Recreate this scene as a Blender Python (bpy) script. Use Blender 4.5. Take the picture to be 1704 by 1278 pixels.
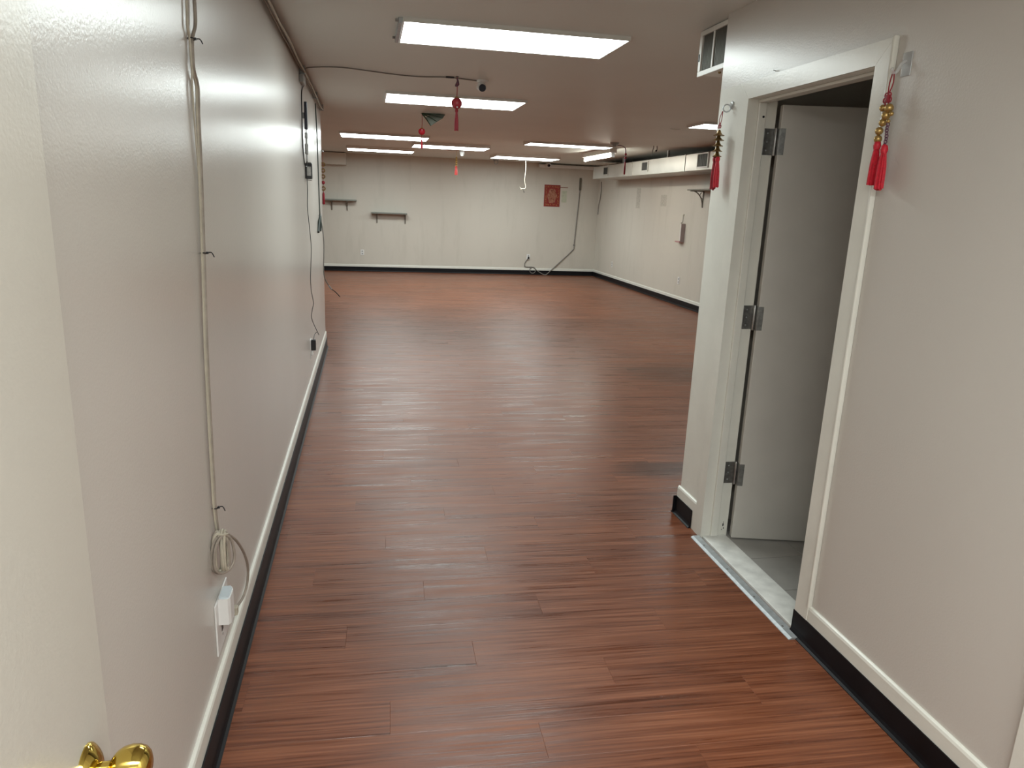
import bpy, bmesh, math, random
from mathutils import Vector, Matrix
random.seed(7)
for o in list(bpy.data.objects):
    bpy.data.objects.remove(o, do_unlink=True)
SC = bpy.context.scene
C = SC.collection

# ------------------------------------------------------------------ camera
F_PX, YAW, PITCH, ROLL = 1206.5, 0.2006, 0.2438, -0.0397
cam = bpy.data.cameras.new('camera')
cam.sensor_fit = 'HORIZONTAL'; cam.sensor_width = 36.0
cam.lens = F_PX * 36.0 / 1704.0
cam.clip_start = 0.02; cam.clip_end = 100
cam_o = bpy.data.objects.new('camera', cam); C.objects.link(cam_o)
fw = Vector((math.sin(YAW)*math.cos(PITCH), math.cos(YAW)*math.cos(PITCH), -math.sin(PITCH)))
rt = Vector((math.cos(YAW), -math.sin(YAW), 0))
dn = fw.cross(rt)
rt2 = math.cos(ROLL)*rt + math.sin(ROLL)*dn
dn2 = -math.sin(ROLL)*rt + math.cos(ROLL)*dn
M = Matrix((rt2, -dn2, -fw)).transposed().to_4x4()
M.translation = Vector((0, 0, 1.58))
cam_o.matrix_world = M
SC.camera = cam_o

# ------------------------------------------------------------------ world, exposure
w = bpy.data.worlds.new('world'); SC.world = w; w.use_nodes = True
w.node_tree.nodes['Background'].inputs[0].default_value = (0.5, 0.5, 0.5, 1)
w.node_tree.nodes['Background'].inputs[1].default_value = 0.05
SC.view_settings.view_transform = 'Standard'
SC.view_settings.look = 'None'
SC.view_settings.exposure = 1.3
SC.view_settings.gamma = 1.0
SC.view_settings.use_curve_mapping = False
SC.cycles.use_denoising = True
SC.cycles.denoiser = 'OPENIMAGEDENOISE'
SC.cycles.denoising_input_passes = 'RGB_ALBEDO_NORMAL'
SC.cycles.sample_clamp_indirect = 6.0
SC.cycles.blur_glossy = 0.6
SC.cycles.caustics_reflective = False
SC.cycles.caustics_refractive = False
PANEL_EMIT = 7.0                       # radiance of the ceiling light lenses
PANEL_COL = (0.90, 1.0, 0.98)

# ------------------------------------------------------------------ materials
MATS = {}
class NT:
    def __init__(s, name):
        s.m = bpy.data.materials.new(name); s.m.use_nodes = True
        s.t = s.m.node_tree; s.b = s.t.nodes['Principled BSDF']
    def n(s, typ, **kw):
        nd = s.t.nodes.new(typ)
        for k, v in kw.items(): setattr(nd, k, v)
        return nd
    def l(s, a, b): s.t.links.new(a, b)
    def math(s, op, a, b=None):
        nd = s.n('ShaderNodeMath', operation=op)
        for i, v in enumerate((a, b)):
            if v is None: continue
            if isinstance(v, (int, float)): nd.inputs[i].default_value = v
            else: s.l(v, nd.inputs[i])
        return nd.outputs[0]
    def pos(s, scale=(1, 1, 1)):
        g = s.n('ShaderNodeNewGeometry'); mp = s.n('ShaderNodeMapping')
        mp.inputs['Scale'].default_value = scale
        s.l(g.outputs['Position'], mp.inputs['Vector']); return mp.outputs[0]
    def noise(s, vec, scale, detail=3, rough=.5):
        nd = s.n('ShaderNodeTexNoise'); nd.inputs['Scale'].default_value = scale
        nd.inputs['Detail'].default_value = detail; nd.inputs['Roughness'].default_value = rough
        s.l(vec, nd.inputs['Vector']); return nd.outputs['Fac']
    def ramp(s, fac, stops):
        nd = s.n('ShaderNodeValToRGB'); e = nd.color_ramp.elements
        while len(e) < len(stops): e.new(0.5)
        for i, (p, c) in enumerate(stops):
            e[i].position = p; e[i].color = (*c, 1) if len(c) == 3 else c
        s.l(fac, nd.inputs[0]); return nd.outputs[0]
    def bump(s, h, strength, dist, prev=None):
        nd = s.n('ShaderNodeBump'); nd.inputs['Strength'].default_value = strength
        nd.inputs['Distance'].default_value = dist
        s.l(h, nd.inputs['Height'])
        if prev: s.l(prev, nd.inputs['Normal'])
        return nd.outputs[0]

def mul(c, f): return tuple(min(1, x*f) for x in c)

def mat(name, col, rough=.5, metal=0, var=.08, vscale=6, bump=0, bscale=200, stretch=(1, 1, 1), spec=.5, coat=0):
    if name in MATS: return MATS[name]
    t = NT(name)
    v = t.pos(stretch)
    nf = t.noise(v, vscale, 4)
    cr = t.ramp(nf, [(.3, mul(col, 1-var)), (.7, mul(col, 1+var))])
    t.l(cr, t.b.inputs['Base Color'])
    t.b.inputs['Roughness'].default_value = rough
    t.b.inputs['Metallic'].default_value = metal
    t.b.inputs['Specular IOR Level'].default_value = spec
    t.b.inputs['Coat Weight'].default_value = coat
    if bump:
        t.l(t.bump(t.noise(t.pos(), bscale, 2), bump, .002), t.b.inputs['Normal'])
    MATS[name] = t.m; return t.m

def emit(name, col, strength):
    if name in MATS: return MATS[name]
    t = NT(name)
    nf = t.noise(t.pos(), 3, 2)
    cr = t.ramp(nf, [(.2, mul(col, .98)), (.8, col)])
    t.l(cr, t.b.inputs['Emission Color'])
    t.b.inputs['Base Color'].default_value = (.8, .8, .8, 1)
    t.b.inputs['Emission Strength'].default_value = strength
    t.b.inputs['Roughness'].default_value = .4
    MATS[name] = t.m; return t.m

def wall_paint(name, col, rough, peel=.35, streak=.15, spec=.5, stains=0.0):
    """semi-gloss cream paint: orange-peel roller texture, long vertical waviness, faint grime"""
    t = NT(name)
    big = t.noise(t.pos((1, 1, .6)), 1.1, 2, .5)
    c = t.ramp(big, [(.2, mul(col, .96)), (.8, mul(col, 1.04))])
    if stains:
        st = t.noise(t.pos((3.0, 3.0, .5)), 1.7, 6, .65)
        sm = t.ramp(st, [(.52, (1, 1, 1)), (.78, (1-stains, 1-stains, 1-stains*1.1))])
        mx = t.n('ShaderNodeMix', data_type='RGBA', blend_type='MULTIPLY')
        mx.inputs['Factor'].default_value = 1
        t.l(c, mx.inputs['A']); t.l(sm, mx.inputs['B']); c = mx.outputs['Result']
    t.l(c, t.b.inputs['Base Color'])
    t.b.inputs['Roughness'].default_value = rough
    t.b.inputs['Specular IOR Level'].default_value = spec
    b2 = t.bump(t.noise(t.pos(), 150, 2), peel, .0016)
    t.l(b2, t.b.inputs['Normal'])
    MATS[name] = t.m; return t.m

PL_W, PL_L, PL_A = 0.152, 1.22, math.radians(-1.6)      # vinyl plank width, length, laying angle
PL_V0 = 1.908; PL_STEP = 0.377
def plank_mat():
    t = NT('vinyl_wood_plank')
    g = t.n('ShaderNodeNewGeometry')
    ro = t.n('ShaderNodeVectorRotate', rotation_type='Z_AXIS'); ro.inputs['Angle'].default_value = -PL_A
    t.l(g.outputs['Position'], ro.inputs['Vector'])
    sp = t.n('ShaderNodeSeparateXYZ'); t.l(ro.outputs[0], sp.inputs[0])
    u, v = sp.outputs[0], sp.outputs[1]
    row = t.math('FLOOR', t.math('DIVIDE', t.math('SUBTRACT', v, PL_V0), PL_W))
    off = t.math('MULTIPLY', t.math('FRACT', t.math('MULTIPLY', row, PL_STEP)), PL_L)
    col = t.math('FLOOR', t.math('DIVIDE', t.math('ADD', u, off), PL_L))
    cb = t.n('ShaderNodeCombineXYZ'); t.l(row, cb.inputs[0]); t.l(col, cb.inputs[1])
    wn = t.n('ShaderNodeTexWhiteNoise', noise_dimensions='3D'); t.l(cb.outputs[0], wn.inputs['Vector'])
    rnd = wn.outputs['Value']
    gv = t.n('ShaderNodeCombineXYZ')
    t.l(t.math('ADD', t.math('MULTIPLY', u, 1.0), t.math('MULTIPLY', rnd, 31)), gv.inputs[0])
    t.l(t.math('MULTIPLY', v, 30), gv.inputs[1]); t.l(t.math('MULTIPLY', rnd, 9), gv.inputs[2])
    grain = t.noise(gv.outputs[0], 1.0, 7, .62)
    gv2 = t.n('ShaderNodeCombineXYZ')
    t.l(t.math('ADD', t.math('MULTIPLY', u, 2.5), t.math('MULTIPLY', rnd, 17)), gv2.inputs[0])
    t.l(t.math('MULTIPLY', v, 110), gv2.inputs[1])
    fine = t.noise(gv2.outputs[0], 1.0, 3, .5)
    fac = t.math('ADD', t.math('MULTIPLY', grain, .58), t.math('MULTIPLY', fine, .48))
    fac = t.math('ADD', fac, t.math('MULTIPLY', t.math('SUBTRACT', rnd, .5), .055))
    c = t.ramp(fac, [(.34, (.070, .020, .009)), (.47, (.148, .045, .020)), (.58, (.220, .074, .034)), (.74, (.32, .125, .064))])
    # foot traffic grime
    gr = t.noise(t.pos((.7, .5, 1)), 1.3, 4, .6)
    gm = t.ramp(gr, [(.45, (1, 1, 1)), (.75, (.72, .74, .76))])
    mx = t.n('ShaderNodeMix', data_type='RGBA', blend_type='MULTIPLY'); mx.inputs['Factor'].default_value = 1
    t.l(c, mx.inputs['A']); t.l(gm, mx.inputs['B'])
    base_c = mx.outputs['Result']
    # dark worn scuff on the boards beside the bathroom corner
    for (sx, sy, rx, ry, dk) in ((1.72, 4.08, .42, .17, .45), (2.85, 6.7, .8, .5, .66)):
        dx = t.math('DIVIDE', t.math('SUBTRACT', u, sx), rx); dy = t.math('DIVIDE', t.math('SUBTRACT', v, sy), ry)
        d2 = t.math('ADD', t.math('MULTIPLY', dx, dx), t.math('MULTIPLY', dy, dy))
        d2 = t.math('ADD', d2, t.math('MULTIPLY', t.math('SUBTRACT', t.noise(gv.outputs[0], .6, 3), .5), 2.4))
        sc_ = t.ramp(d2, [(.15, (dk-.02, dk, dk+.02)), (.95, (1, 1, 1))])
        m2 = t.n('ShaderNodeMix', data_type='RGBA', blend_type='MULTIPLY'); m2.inputs['Factor'].default_value = 1
        t.l(base_c, m2.inputs['A']); t.l(sc_, m2.inputs['B']); base_c = m2.outputs['Result']
    t.l(base_c, t.b.inputs['Base Color'])
    mr = t.n('ShaderNodeMapRange'); mr.inputs['To Min'].default_value = .17; mr.inputs['To Max'].default_value = .52; mr.inputs['From Min'].default_value = .34; mr.inputs['From Max'].default_value = .64
    t.l(t.math('ADD', t.math('MULTIPLY', t.noise(t.pos((1.2, 8, 1)), 2.0, 4), .25), t.math('ADD', t.math('MULTIPLY', grain, .40), t.math('MULTIPLY', fine, .35))), mr.inputs['Value']); t.l(mr.outputs[0], t.b.inputs['Roughness'])
    t.b.inputs['Specular IOR Level'].default_value = .38
    b = t.bump(t.math('ADD', t.math('MULTIPLY', grain, .6), fine), .45, .0024)
    t.l(b, t.b.inputs['Normal'])
    return t.m

WALL = wall_paint('cream_semigloss_wall', (.60, .57, .53), .265, .24, .05, .6)
WALLR = wall_paint('cream_right_wall', (.60, .57, .53), .295, .24, .05, .55)
WALLF = wall_paint('cream_far_wall', (.62, .585, .52), .42, .2, .06, .4, stains=.10)
CEIL = wall_paint('ceiling_paint', (.70, .735, .705), .45, .12, .05, .4)
DOORW = wall_paint('cream_door_paint', (.56, .535, .48), .28, .2, .05, .55)
TRIM = mat('white_gloss_trim', (.76, .76, .70), .25, var=.04, bump=.15, bscale=90)
DOORG = mat('bathroom_door_paint', (.58, .565, .525), .35, var=.03, bump=.08, bscale=60)
BLACK = mat('black_vinyl_base', (.006, .006, .008), .45, var=.3, spec=.2)
BLACKP = mat('black_plastic', (.012, .013, .016), .35, var=.2)
NAVY = mat('dark_navy_plastic', (.010, .012, .028), .3, var=.2)
DGREEN = mat('dark_green_plastic', (.004, .014, .009), .45, var=.3)
PLANK = plank_mat()
SUB = mat('dark_subfloor', (.05, .03, .02), .8)
MARBLE = mat('marble_saddle', (.80, .81, .78), .3, var=.14, vscale=14)
ALU = mat('brushed_aluminium', (.46, .49, .51), .5, .6, var=.12, vscale=40)
STEEL = mat('dull_steel', (.33, .33, .32), .38, .9, var=.2, vscale=60)
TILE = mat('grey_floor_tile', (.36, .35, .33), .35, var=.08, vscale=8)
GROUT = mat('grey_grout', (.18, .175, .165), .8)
BRASS = mat('polished_brass', (.72, .53, .13), .10, 1.0, var=.04)
GOLD = mat('gold_beads', (.46, .31, .11), .32, .7, var=.2, vscale=90)
BRONZE = mat('bronze_bells', (.25, .16, .06), .38, .8, var=.3, vscale=120)
RED = mat('red_silk', (.55, .012, .03), .55, var=.2, vscale=150)
REDD = mat('dark_red_cord', (.30, .012, .025), .6, var=.2, vscale=150)
PURP = mat('purple_chain', (.14, .06, .10), .45, var=.3, vscale=150)
CLEAR = mat('clear_plastic_hook', (.75, .77, .77), .12, var=.05)
MATS['clear_plastic_hook'].node_tree.nodes['Principled BSDF'].inputs['Alpha'].default_value = .5
WHITEP = mat('white_plastic', (.76, .76, .75), .35, var=.03)
IVORY = mat('ivory_cable', (.46, .42, .34), .5, var=.1, vscale=30)
TAUPE = mat('taupe_cable', (.30, .26, .22), .55, var=.15, vscale=30)
GREYC = mat('grey_cable', (.20, .19, .175), .5, var=.1)
GREYP = mat('grey_plastic', (.34, .35, .35), .4, var=.08)
WOODS = mat('grey_green_shelf_board', (.20, .21, .185), .5, var=.12, stretch=(.3, 3, 3))
BRKT = mat('dull_iron_bracket', (.20, .19, .16), .5, .4, var=.15)
DUCT = mat('painted_sheet_duct', (.50, .485, .44), .32, .25, var=.06, vscale=3, bump=.1, bscale=8)
GRILLE = mat('dark_grille', (.05, .052, .045), .5, .2, var=.2)
FRAMEW = mat('register_frame', (.74, .74, .70), .35, var=.05)
LAMPH = mat('lamp_housing', (.74, .74, .71), .35, var=.04)
LAMPF = mat('lamp_frame', (.45, .43, .40), .35, .6, var=.1)
LEAF = mat('green_leaf_ribs', (.03, .06, .032), .5, var=.3)
FANP = mat('pale_mesh_fan', (.22, .26, .23), .5, var=.2)
GLASSB = mat('dark_lens', (.005, .006, .02), .08, var=.1)
LENS = emit('lamp_lens', PANEL_COL, PANEL_EMIT)
LENSFILL = emit('added_fill_lens', (.96, 1.0, .97), 10.5)  # brighter lens for the unseen panels added behind the camera
TUBE = emit('fluorescent_tube', (1.0, .97, .84), 18.0)

# ------------------------------------------------------------------ mesh helpers
def wloc(p):
    v = Vector((0, 0, 0))
    while p is not None:
        v += p.location; p = p.parent
    return v
class MB:
    def __init__(s): s.v = []; s.f = []
    def add(s, vs, fs):
        b = len(s.v); s.v += [tuple(x) for x in vs]; s.f += [tuple(i+b for i in f) for f in fs]; return s
    def box(s, x0, x1, y0, y1, z0, z1, ch=0):
        if ch:
            bm = bmesh.new(); bmesh.ops.create_cube(bm, size=1)
            for v in bm.verts:
                v.co = Vector((x0+(v.co.x+.5)*(x1-x0), y0+(v.co.y+.5)*(y1-y0), z0+(v.co.z+.5)*(z1-z0)))
            bmesh.ops.bevel(bm, geom=bm.edges[:], offset=ch, segments=2, profile=.5, affect='EDGES')
            bm.verts.index_update()
            s.add([v.co[:] for v in bm.verts], [[v.index for v in f.verts] for f in bm.faces]); bm.free(); return s
        vs = [(x0, y0, z0), (x1, y0, z0), (x1, y1, z0), (x0, y1, z0), (x0, y0, z1), (x1, y0, z1), (x1, y1, z1), (x0, y1, z1)]
        return s.add(vs, [(0, 3, 2, 1), (4, 5, 6, 7), (0, 1, 5, 4), (1, 2, 6, 5), (2, 3, 7, 6), (3, 0, 4, 7)])
    def prism(s, pts, z0, z1):
        n = len(pts)
        return s.add([(x, y, z0) for x, y in pts]+[(x, y, z1) for x, y in pts],
                     [tuple(range(n))[::-1], tuple(range(n, 2*n))]+[(i, (i+1) % n, n+(i+1) % n, n+i) for i in range(n)])
    def sweep(s, prof, a, b, up=(0, 0, 1), side=None):
        """profile (d,z) points swept straight from a to b; d runs along side"""
        a = Vector(a); b = Vector(b); side = Vector(side); up = Vector(up); n = len(prof)
        vs = [a+side*d+up*z for d, z in prof]+[b+side*d+up*z for d, z in prof]
        return s.add(vs, [tuple(range(n)), tuple(range(n, 2*n))[::-1]]+[(i, n+i, n+(i+1) % n, (i+1) % n) for i in range(n)])
    def tube(s, pts, r, seg=7, smooth=4, flat=1.0, flat_axis=None):
        P = [Vector(p) for p in pts]
        if smooth and len(P) > 2:
            Q = [P[0]]
            for i in range(len(P)-1):
                p0, p1, p2, p3 = P[max(i-1, 0)], P[i], P[i+1], P[min(i+2, len(P)-1)]
                for k in range(1, smooth+1):
                    t = k/smooth
                    Q.append(.5*((2*p1)+(p2-p0)*t+(2*p0-5*p1+4*p2-p3)*t*t+(3*p1-p0-3*p2+p3)*t**3))
            P = Q
        n = len(P); rr = r if isinstance(r, (list, tuple)) else None
        vs = []; N = None
        for i, p in enumerate(P):
            t = (P[min(i+1, n-1)]-P[max(i-1, 0)])
            if t.length < 1e-9: t = Vector((0, 0, 1))
            t.normalize()
            if flat_axis is not None:
                N = Vector(flat_axis); N = (N-t*N.dot(t)).normalized()
            elif N is None:
                N = t.orthogonal().normalized()
            else:
                N = N-t*N.dot(t)
                N = N.normalized() if N.length > 1e-6 else t.orthogonal().normalized()
            B = t.cross(N)
            ri = r if rr is None else rr[0]+(rr[1]-rr[0])*i/(n-1)
            for k in range(seg):
                a = 2*math.pi*k/seg
                vs.append(p+N*(math.cos(a)*ri*flat)+B*(math.sin(a)*ri))
        fs = [(i*seg+k, i*seg+(k+1) % seg, (i+1)*seg+(k+1) % seg, (i+1)*seg+k) for i in range(n-1) for k in range(seg)]
        fs += [tuple(range(seg))[::-1], tuple(range((n-1)*seg, n*seg))]
        return s.add(vs, fs)
    def lathe(s, prof, c, axis=(0, 0, 1), seg=20):
        c = Vector(c); ax = Vector(axis).normalized(); N = ax.orthogonal().normalized(); B = ax.cross(N); n = len(prof)
        vs = [c+ax*h+(N*math.cos(2*math.pi*k/seg)+B*math.sin(2*math.pi*k/seg))*max(r, 1e-5) for r, h in prof for k in range(seg)]
        fs = [(i*seg+k, i*seg+(k+1) % seg, (i+1)*seg+(k+1) % seg, (i+1)*seg+k) for i in range(n-1) for k in range(seg)]
        fs += [tuple(range(seg))[::-1], tuple(range((n-1)*seg, n*seg))]
        return s.add(vs, fs)
    def ball(s, c, r, seg=14, sz=1.0):
        n = 9
        return s.lathe([(r*math.sin(math.pi*i/(n-1)), -r*sz*math.cos(math.pi*i/(n-1))) for i in range(n)], c, seg=seg)
    def torus(s, c, R, r, axis=(0, 0, 1), seg=16, ring=6):
        c = Vector(c); ax = Vector(axis).normalized(); N = ax.orthogonal().normalized(); B = ax.cross(N)
        pts = [c+(N*math.cos(2*math.pi*k/seg)+B*math.sin(2*math.pi*k/seg))*R for k in range(seg)]
        vs = []
        for k in range(seg):
            d = (pts[k]-c).normalized()
            for j in range(ring):
                a = 2*math.pi*j/ring; vs.append(pts[k]+d*math.cos(a)*r+ax*math.sin(a)*r)
        return s.add(vs, [(k*ring+j, ((k+1) % seg)*ring+j, ((k+1) % seg)*ring+(j+1) % ring, k*ring+(j+1) % ring) for k in range(seg) for j in range(ring)])
    def xf(s, M):
        s.v = [tuple(M @ Vector(v)) for v in s.v]; return s
    def build(s, name, m, parent=None, smooth=False, label=None):
        o0 = wloc(parent) if parent else Vector((0, 0, 0))
        me = bpy.data.meshes.new(name)
        me.from_pydata([tuple(Vector(v)-o0) for v in s.v], [], s.f)
        bm = bmesh.new(); bm.from_mesh(me); bmesh.ops.recalc_face_normals(bm, faces=bm.faces[:]); bm.to_mesh(me); bm.free()
        me.materials.append(m)
        if smooth:
            for p in me.polygons: p.use_smooth = True
            try: me.set_sharp_from_angle(angle=math.radians(40))
            except Exception: pass
        o = bpy.data.objects.new(name, me); C.objects.link(o)
        if parent: o.parent = parent
        if label: o['label'] = label
        return o
def thing(name, loc, label=None, cat=None, group=None, kind=None):
    o = bpy.data.objects.new(name, None); o.empty_display_size = .05; C.objects.link(o); o.location = loc
    return tag(o, label, cat, group, kind)
def tag(o, label=None, cat=None, group=None, kind=None):
    if label: o['label'] = label
    if cat: o['category'] = cat
    if group: o['group'] = group
    if kind: o['kind'] = kind
    return o
def struct(o, label=None, cat=None): return tag(o, label, cat, None, 'structure')

# ------------------------------------------------------------------ room dimensions
XL, XR = -0.455, 1.625            # hallway left and right wall faces
YLE, YRE = 7.93, 3.37             # where those walls end
XB, YB, XF = 5.20, 16.50, -3.0    # far room: right wall, far wall, left wall
ZC, ZC2 = 2.455, 2.485            # front ceiling, rear ceiling (a little higher)
T = .12

# ------------------------------------------------------------------ floor: planks laid across the room
floor = struct(MB().box(XF-.1, XB+.1, -1.5, YB+.1, -.06, -.0035).build('floor', SUB), 'red-brown wood plank floor running the length of the room', 'floor')
def bounds(y):
    if y < YRE: return XL, XR
    if y < YLE: return XL, XB
    return XF, XB
cA, sA = math.cos(PL_A), math.sin(PL_A)
def plank_piece(mb, u0, u1, v0, v1, xlo, xhi):
    c = .0007
    q = [(u0, v0), (u1, v0), (u1, v1), (u0, v1)]; qi = [(u0+c, v0+c), (u1-c, v0+c), (u1-c, v1-c), (u0+c, v1-c)]
    R = lambda p: (p[0]*cA-p[1]*sA, p[0]*sA+p[1]*cA)
    vs = [(*R(p), -.004) for p in q]+[(*R(p), -.0007) for p in q]+[(*R(p), 0) for p in qi]
    fs = [(0, 1, 5, 4), (1, 2, 6, 5), (2, 3, 7, 6), (3, 0, 4, 7), (4, 5, 9, 8), (5, 6, 10, 9), (6, 7, 11, 10), (7, 4, 8, 11), (8, 9, 10, 11)]
    mb.add(vs, fs)
far = MB(); full_mesh = None
for row in range(-22, 97):
    v0 = PL_V0+row*PL_W; v1 = v0+PL_W; vm = (v0+v1)/2
    if vm > YB+.1: continue
    x0, x1 = bounds(vm-.0)
    off = (row*PL_STEP-math.floor(row*PL_STEP))*PL_L
    ulo, uhi = x0*cA+vm*sA-.002, x1*cA+vm*sA+.002      # clip to the walls
    k = math.floor((ulo+off)/PL_L)
    while k*PL_L-off < uhi:
        a, b = max(k*PL_L-off, ulo), min((k+1)*PL_L-off, uhi)
        k += 1
        if b-a < .004: continue
        if vm < 5.6:
            if vm < -.3 and False: continue
            if abs(b-a-PL_L) < 1e-6:
                if full_mesh is None:
                    mb = MB(); c0 = (0, 0)
                    c = .0007
                    q = [(0, 0), (PL_L, 0), (PL_L, PL_W), (0, PL_W)]; qi = [(c, c), (PL_L-c, c), (PL_L-c, PL_W-c), (c, PL_W-c)]
                    mb.add([(*p, -.004) for p in q]+[(*p, -.0007) for p in q]+[(*p, 0) for p in qi],
                           [(0, 1, 5, 4), (1, 2, 6, 5), (2, 3, 7, 6), (3, 0, 4, 7), (4, 5, 9, 8), (5, 6, 10, 9), (6, 7, 11, 10), (7, 4, 8, 11), (8, 9, 10, 11)])
                    full_mesh = mb.build('plank', PLANK, floor)
                    po = full_mesh
                else:
                    po = full_mesh.copy(); C.objects.link(po); po.parent = floor
                po.rotation_euler = (0, 0, PL_A); po.location = (a*cA-v0*sA, a*sA+v0*cA, 0)
            else:
                mb = MB(); plank_piece(mb, a, b, v0, v1, x0, x1); mb.build('plank', PLANK, floor)
        else:
            plank_piece(far, a, b, v0, v1, x0, x1)
fp = far.build('far_planks', PLANK, floor); fp['kind'] = 'stuff'

# ------------------------------------------------------------------ ceiling (front part ends in a shallow step)
cm = MB()
cm.prism([(XF-.1, -1.6), (XB+.1, -1.6), (XB+.1, 9.95), (4.81, 10.07), (2.1, 10.70), (.9, 10.93), (XF-.1, 11.0)], ZC, 2.62)
cm.prism([(XF-.1, 11.0), (.9, 10.93), (2.1, 10.70), (4.81, 10.07), (XB+.1, 9.95), (XB+.1, YB+.1), (XF-.1, YB+.1)], ZC2, 2.62)
struct(cm.build('ceiling', CEIL), 'grey-beige painted ceiling with a shallow step towards the far end', 'ceiling')

# ------------------------------------------------------------------ walls
struct(MB().box(XL-T, XL, .25, YLE, -.05, 2.5).build('wall_left', WALL), 'glossy cream wall along the left of the hallway', 'wall')
DY0, DY1, DZ = 2.235, 3.105, 2.075     # rough opening of the bathroom doorway
wm = MB().box(XR, XR+T, .25, DY0, -.05, 2.5).box(XR, XR+T, DY1, YRE, 2.13, 2.5).box(XR, XR+T, DY0, DY1, DZ, 2.5)
wr_ = struct(wm.build('wall_right', WALLR), 'cream wall with the bathroom doorway on the right', 'wall')
MB().box(XR, XR+T, DY1, YRE, -.05, 2.13).build('corner_panel', TRIM, wr_)
struct(MB().box(XR+T, XB+T, YRE-T, YRE, -.05, 2.5).build('wall_corner_return', WALLF), 'cream wall turning the corner past the bathroom', 'wall')
struct(MB().box(XF-T, XB+T, YB, YB+T, -.05, 2.5).build('wall_far', WALLF), 'stained cream wall at the far end of the room', 'wall')
struct(MB().box(XB, XB+T, YRE, YB, -.05, 2.5).build('wall_far_right', WALLF), 'cream wall on the right of the far room below the duct', 'wall')
struct(MB().box(XF-T, XF, YLE-T, YB, -.05, 2.5).build('wall_far_left', WALLF), 'cream wall on the hidden left of the far room', 'wall')
struct(MB().box(XF, XL-T, YLE-T, YLE, -.05, 2.5).build('wall_left_return', WALLF), 'cream wall turning left behind the hallway wall', 'wall')
nm = MB().box(XL-T, -.43, .13, .25, -.05, 2.5).box(1.50, XR+T, .13, .25, -.05, 2.5).box(-.43, 1.50, .13, .25, 2.40, 2.5)  # opening made wide so the added panels' light spills into the hallway
struct(nm.build('wall_near', WALL), 'cream wall around the entrance doorway', 'wall')
vm_ = MB().box(-1.2, -1.08, -1.5, .13, -.05, 2.5).box(1.9, 2.02, -1.5, .13, -.05, 2.5).box(-1.2, 2.02, -1.6, -1.5, -.05, 2.5).box(-1.08, XL-T, .13, .25, -.05, 2.5)
struct(vm_.build('wall_vestibule', WALL), 'cream vestibule walls behind the entrance', 'wall')
struct(MB().box(-1.08, 1.9, -1.5, .02, -.003, 0).build('floor_vestibule', PLANK), 'wood plank floor of the vestibule', 'floor')

# bathroom shell and tiles
BX0, BX1, BY0, BY1 = XR+T, 3.3, 1.35, YRE-T
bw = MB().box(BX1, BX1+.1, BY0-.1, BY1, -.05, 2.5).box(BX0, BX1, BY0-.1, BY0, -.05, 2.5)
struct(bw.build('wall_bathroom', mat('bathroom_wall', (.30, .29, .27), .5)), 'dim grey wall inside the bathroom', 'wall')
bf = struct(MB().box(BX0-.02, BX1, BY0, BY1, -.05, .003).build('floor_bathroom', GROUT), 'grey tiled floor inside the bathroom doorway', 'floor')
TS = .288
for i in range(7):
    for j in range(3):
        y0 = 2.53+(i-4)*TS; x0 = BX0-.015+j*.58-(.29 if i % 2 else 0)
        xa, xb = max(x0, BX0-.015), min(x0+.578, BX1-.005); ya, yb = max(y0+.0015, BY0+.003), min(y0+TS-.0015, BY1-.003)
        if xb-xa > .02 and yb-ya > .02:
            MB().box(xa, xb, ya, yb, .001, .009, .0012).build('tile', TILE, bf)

# ------------------------------------------------------------------ baseboards: white board and black vinyl cove base
def base(name, a, b, side, label, bh=.155, kh=.096, board=True, ends=None):
    """a,b on the wall foot; side points into the room"""
    e = thing(name, ((a[0]+b[0])/2, (a[1]+b[1])/2, 0), label, 'baseboard', None, 'structure')
    A, B = (*a, 0), (*b, 0)
    if board:
        MB().sweep([(0, 0), (.012, 0), (.012, bh-.012), (.009, bh-.004), (.004, bh), (0, bh)], A, B, side=side).build('board', TRIM, e)
    a2, b2 = ends if ends else (a, b)
    MB().sweep([(.0125, 0), (.030, 0), (.030, .003), (.022, .008), (.0175, .018), (.0165, .03), (.0165, kh), (.0125, kh)], (*a2, 0), (*b2, 0), side=side).build('cove_base', BLACK, e)
    return e
base('baseboard_left', (XL, .25), (XL, YLE), (1, 0, 0), 'white board with black cove base along the left wall', bh=.175, kh=.108)
base('baseboard_right', (XR, 1.30), (XR, 2.176), (-1, 0, 0), 'white board with black cove base right of the bathroom door', ends=((XR, 1.30), (XR, 2.256)))
bc = base('baseboard_corner', (XR, 3.150), (XR, YRE+.012), (-1, 0, 0), 'short white and black baseboard on the corner left of the bathroom door', ends=((XR, 3.185), (XR, YRE+.0165)))
MB().sweep([(0, 0), (.012, 0), (.012, .143), (.004, .155), (0, .155)], (XR, YRE, 0), (XB, YRE, 0), side=(0, 1, 0)).build('board', TRIM, bc)
MB().sweep([(.0125, 0), (.030, 0), (.030, .003), (.022, .008), (.0175, .018), (.0165, .03), (.0165, .096), (.0125, .096)], (XR-.03, YRE, 0), (XB, YRE, 0), side=(0, 1, 0)).build('cove_base', BLACK, bc)
base('baseboard_far', (XF, YB), (XB, YB), (0, -1, 0), 'white board with black cove base under the far wall', bh=.15, kh=.10)
base('baseboard_far_right', (XB, YRE+.03), (XB, YB-.03), (-1, 0, 0), 'white board with black cove base under the far right wall', bh=.15, kh=.10)
base('baseboard_left_return', (XF, YLE), (XL, YLE), (0, 1, 0), 'baseboard turning behind the left hallway wall')

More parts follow.
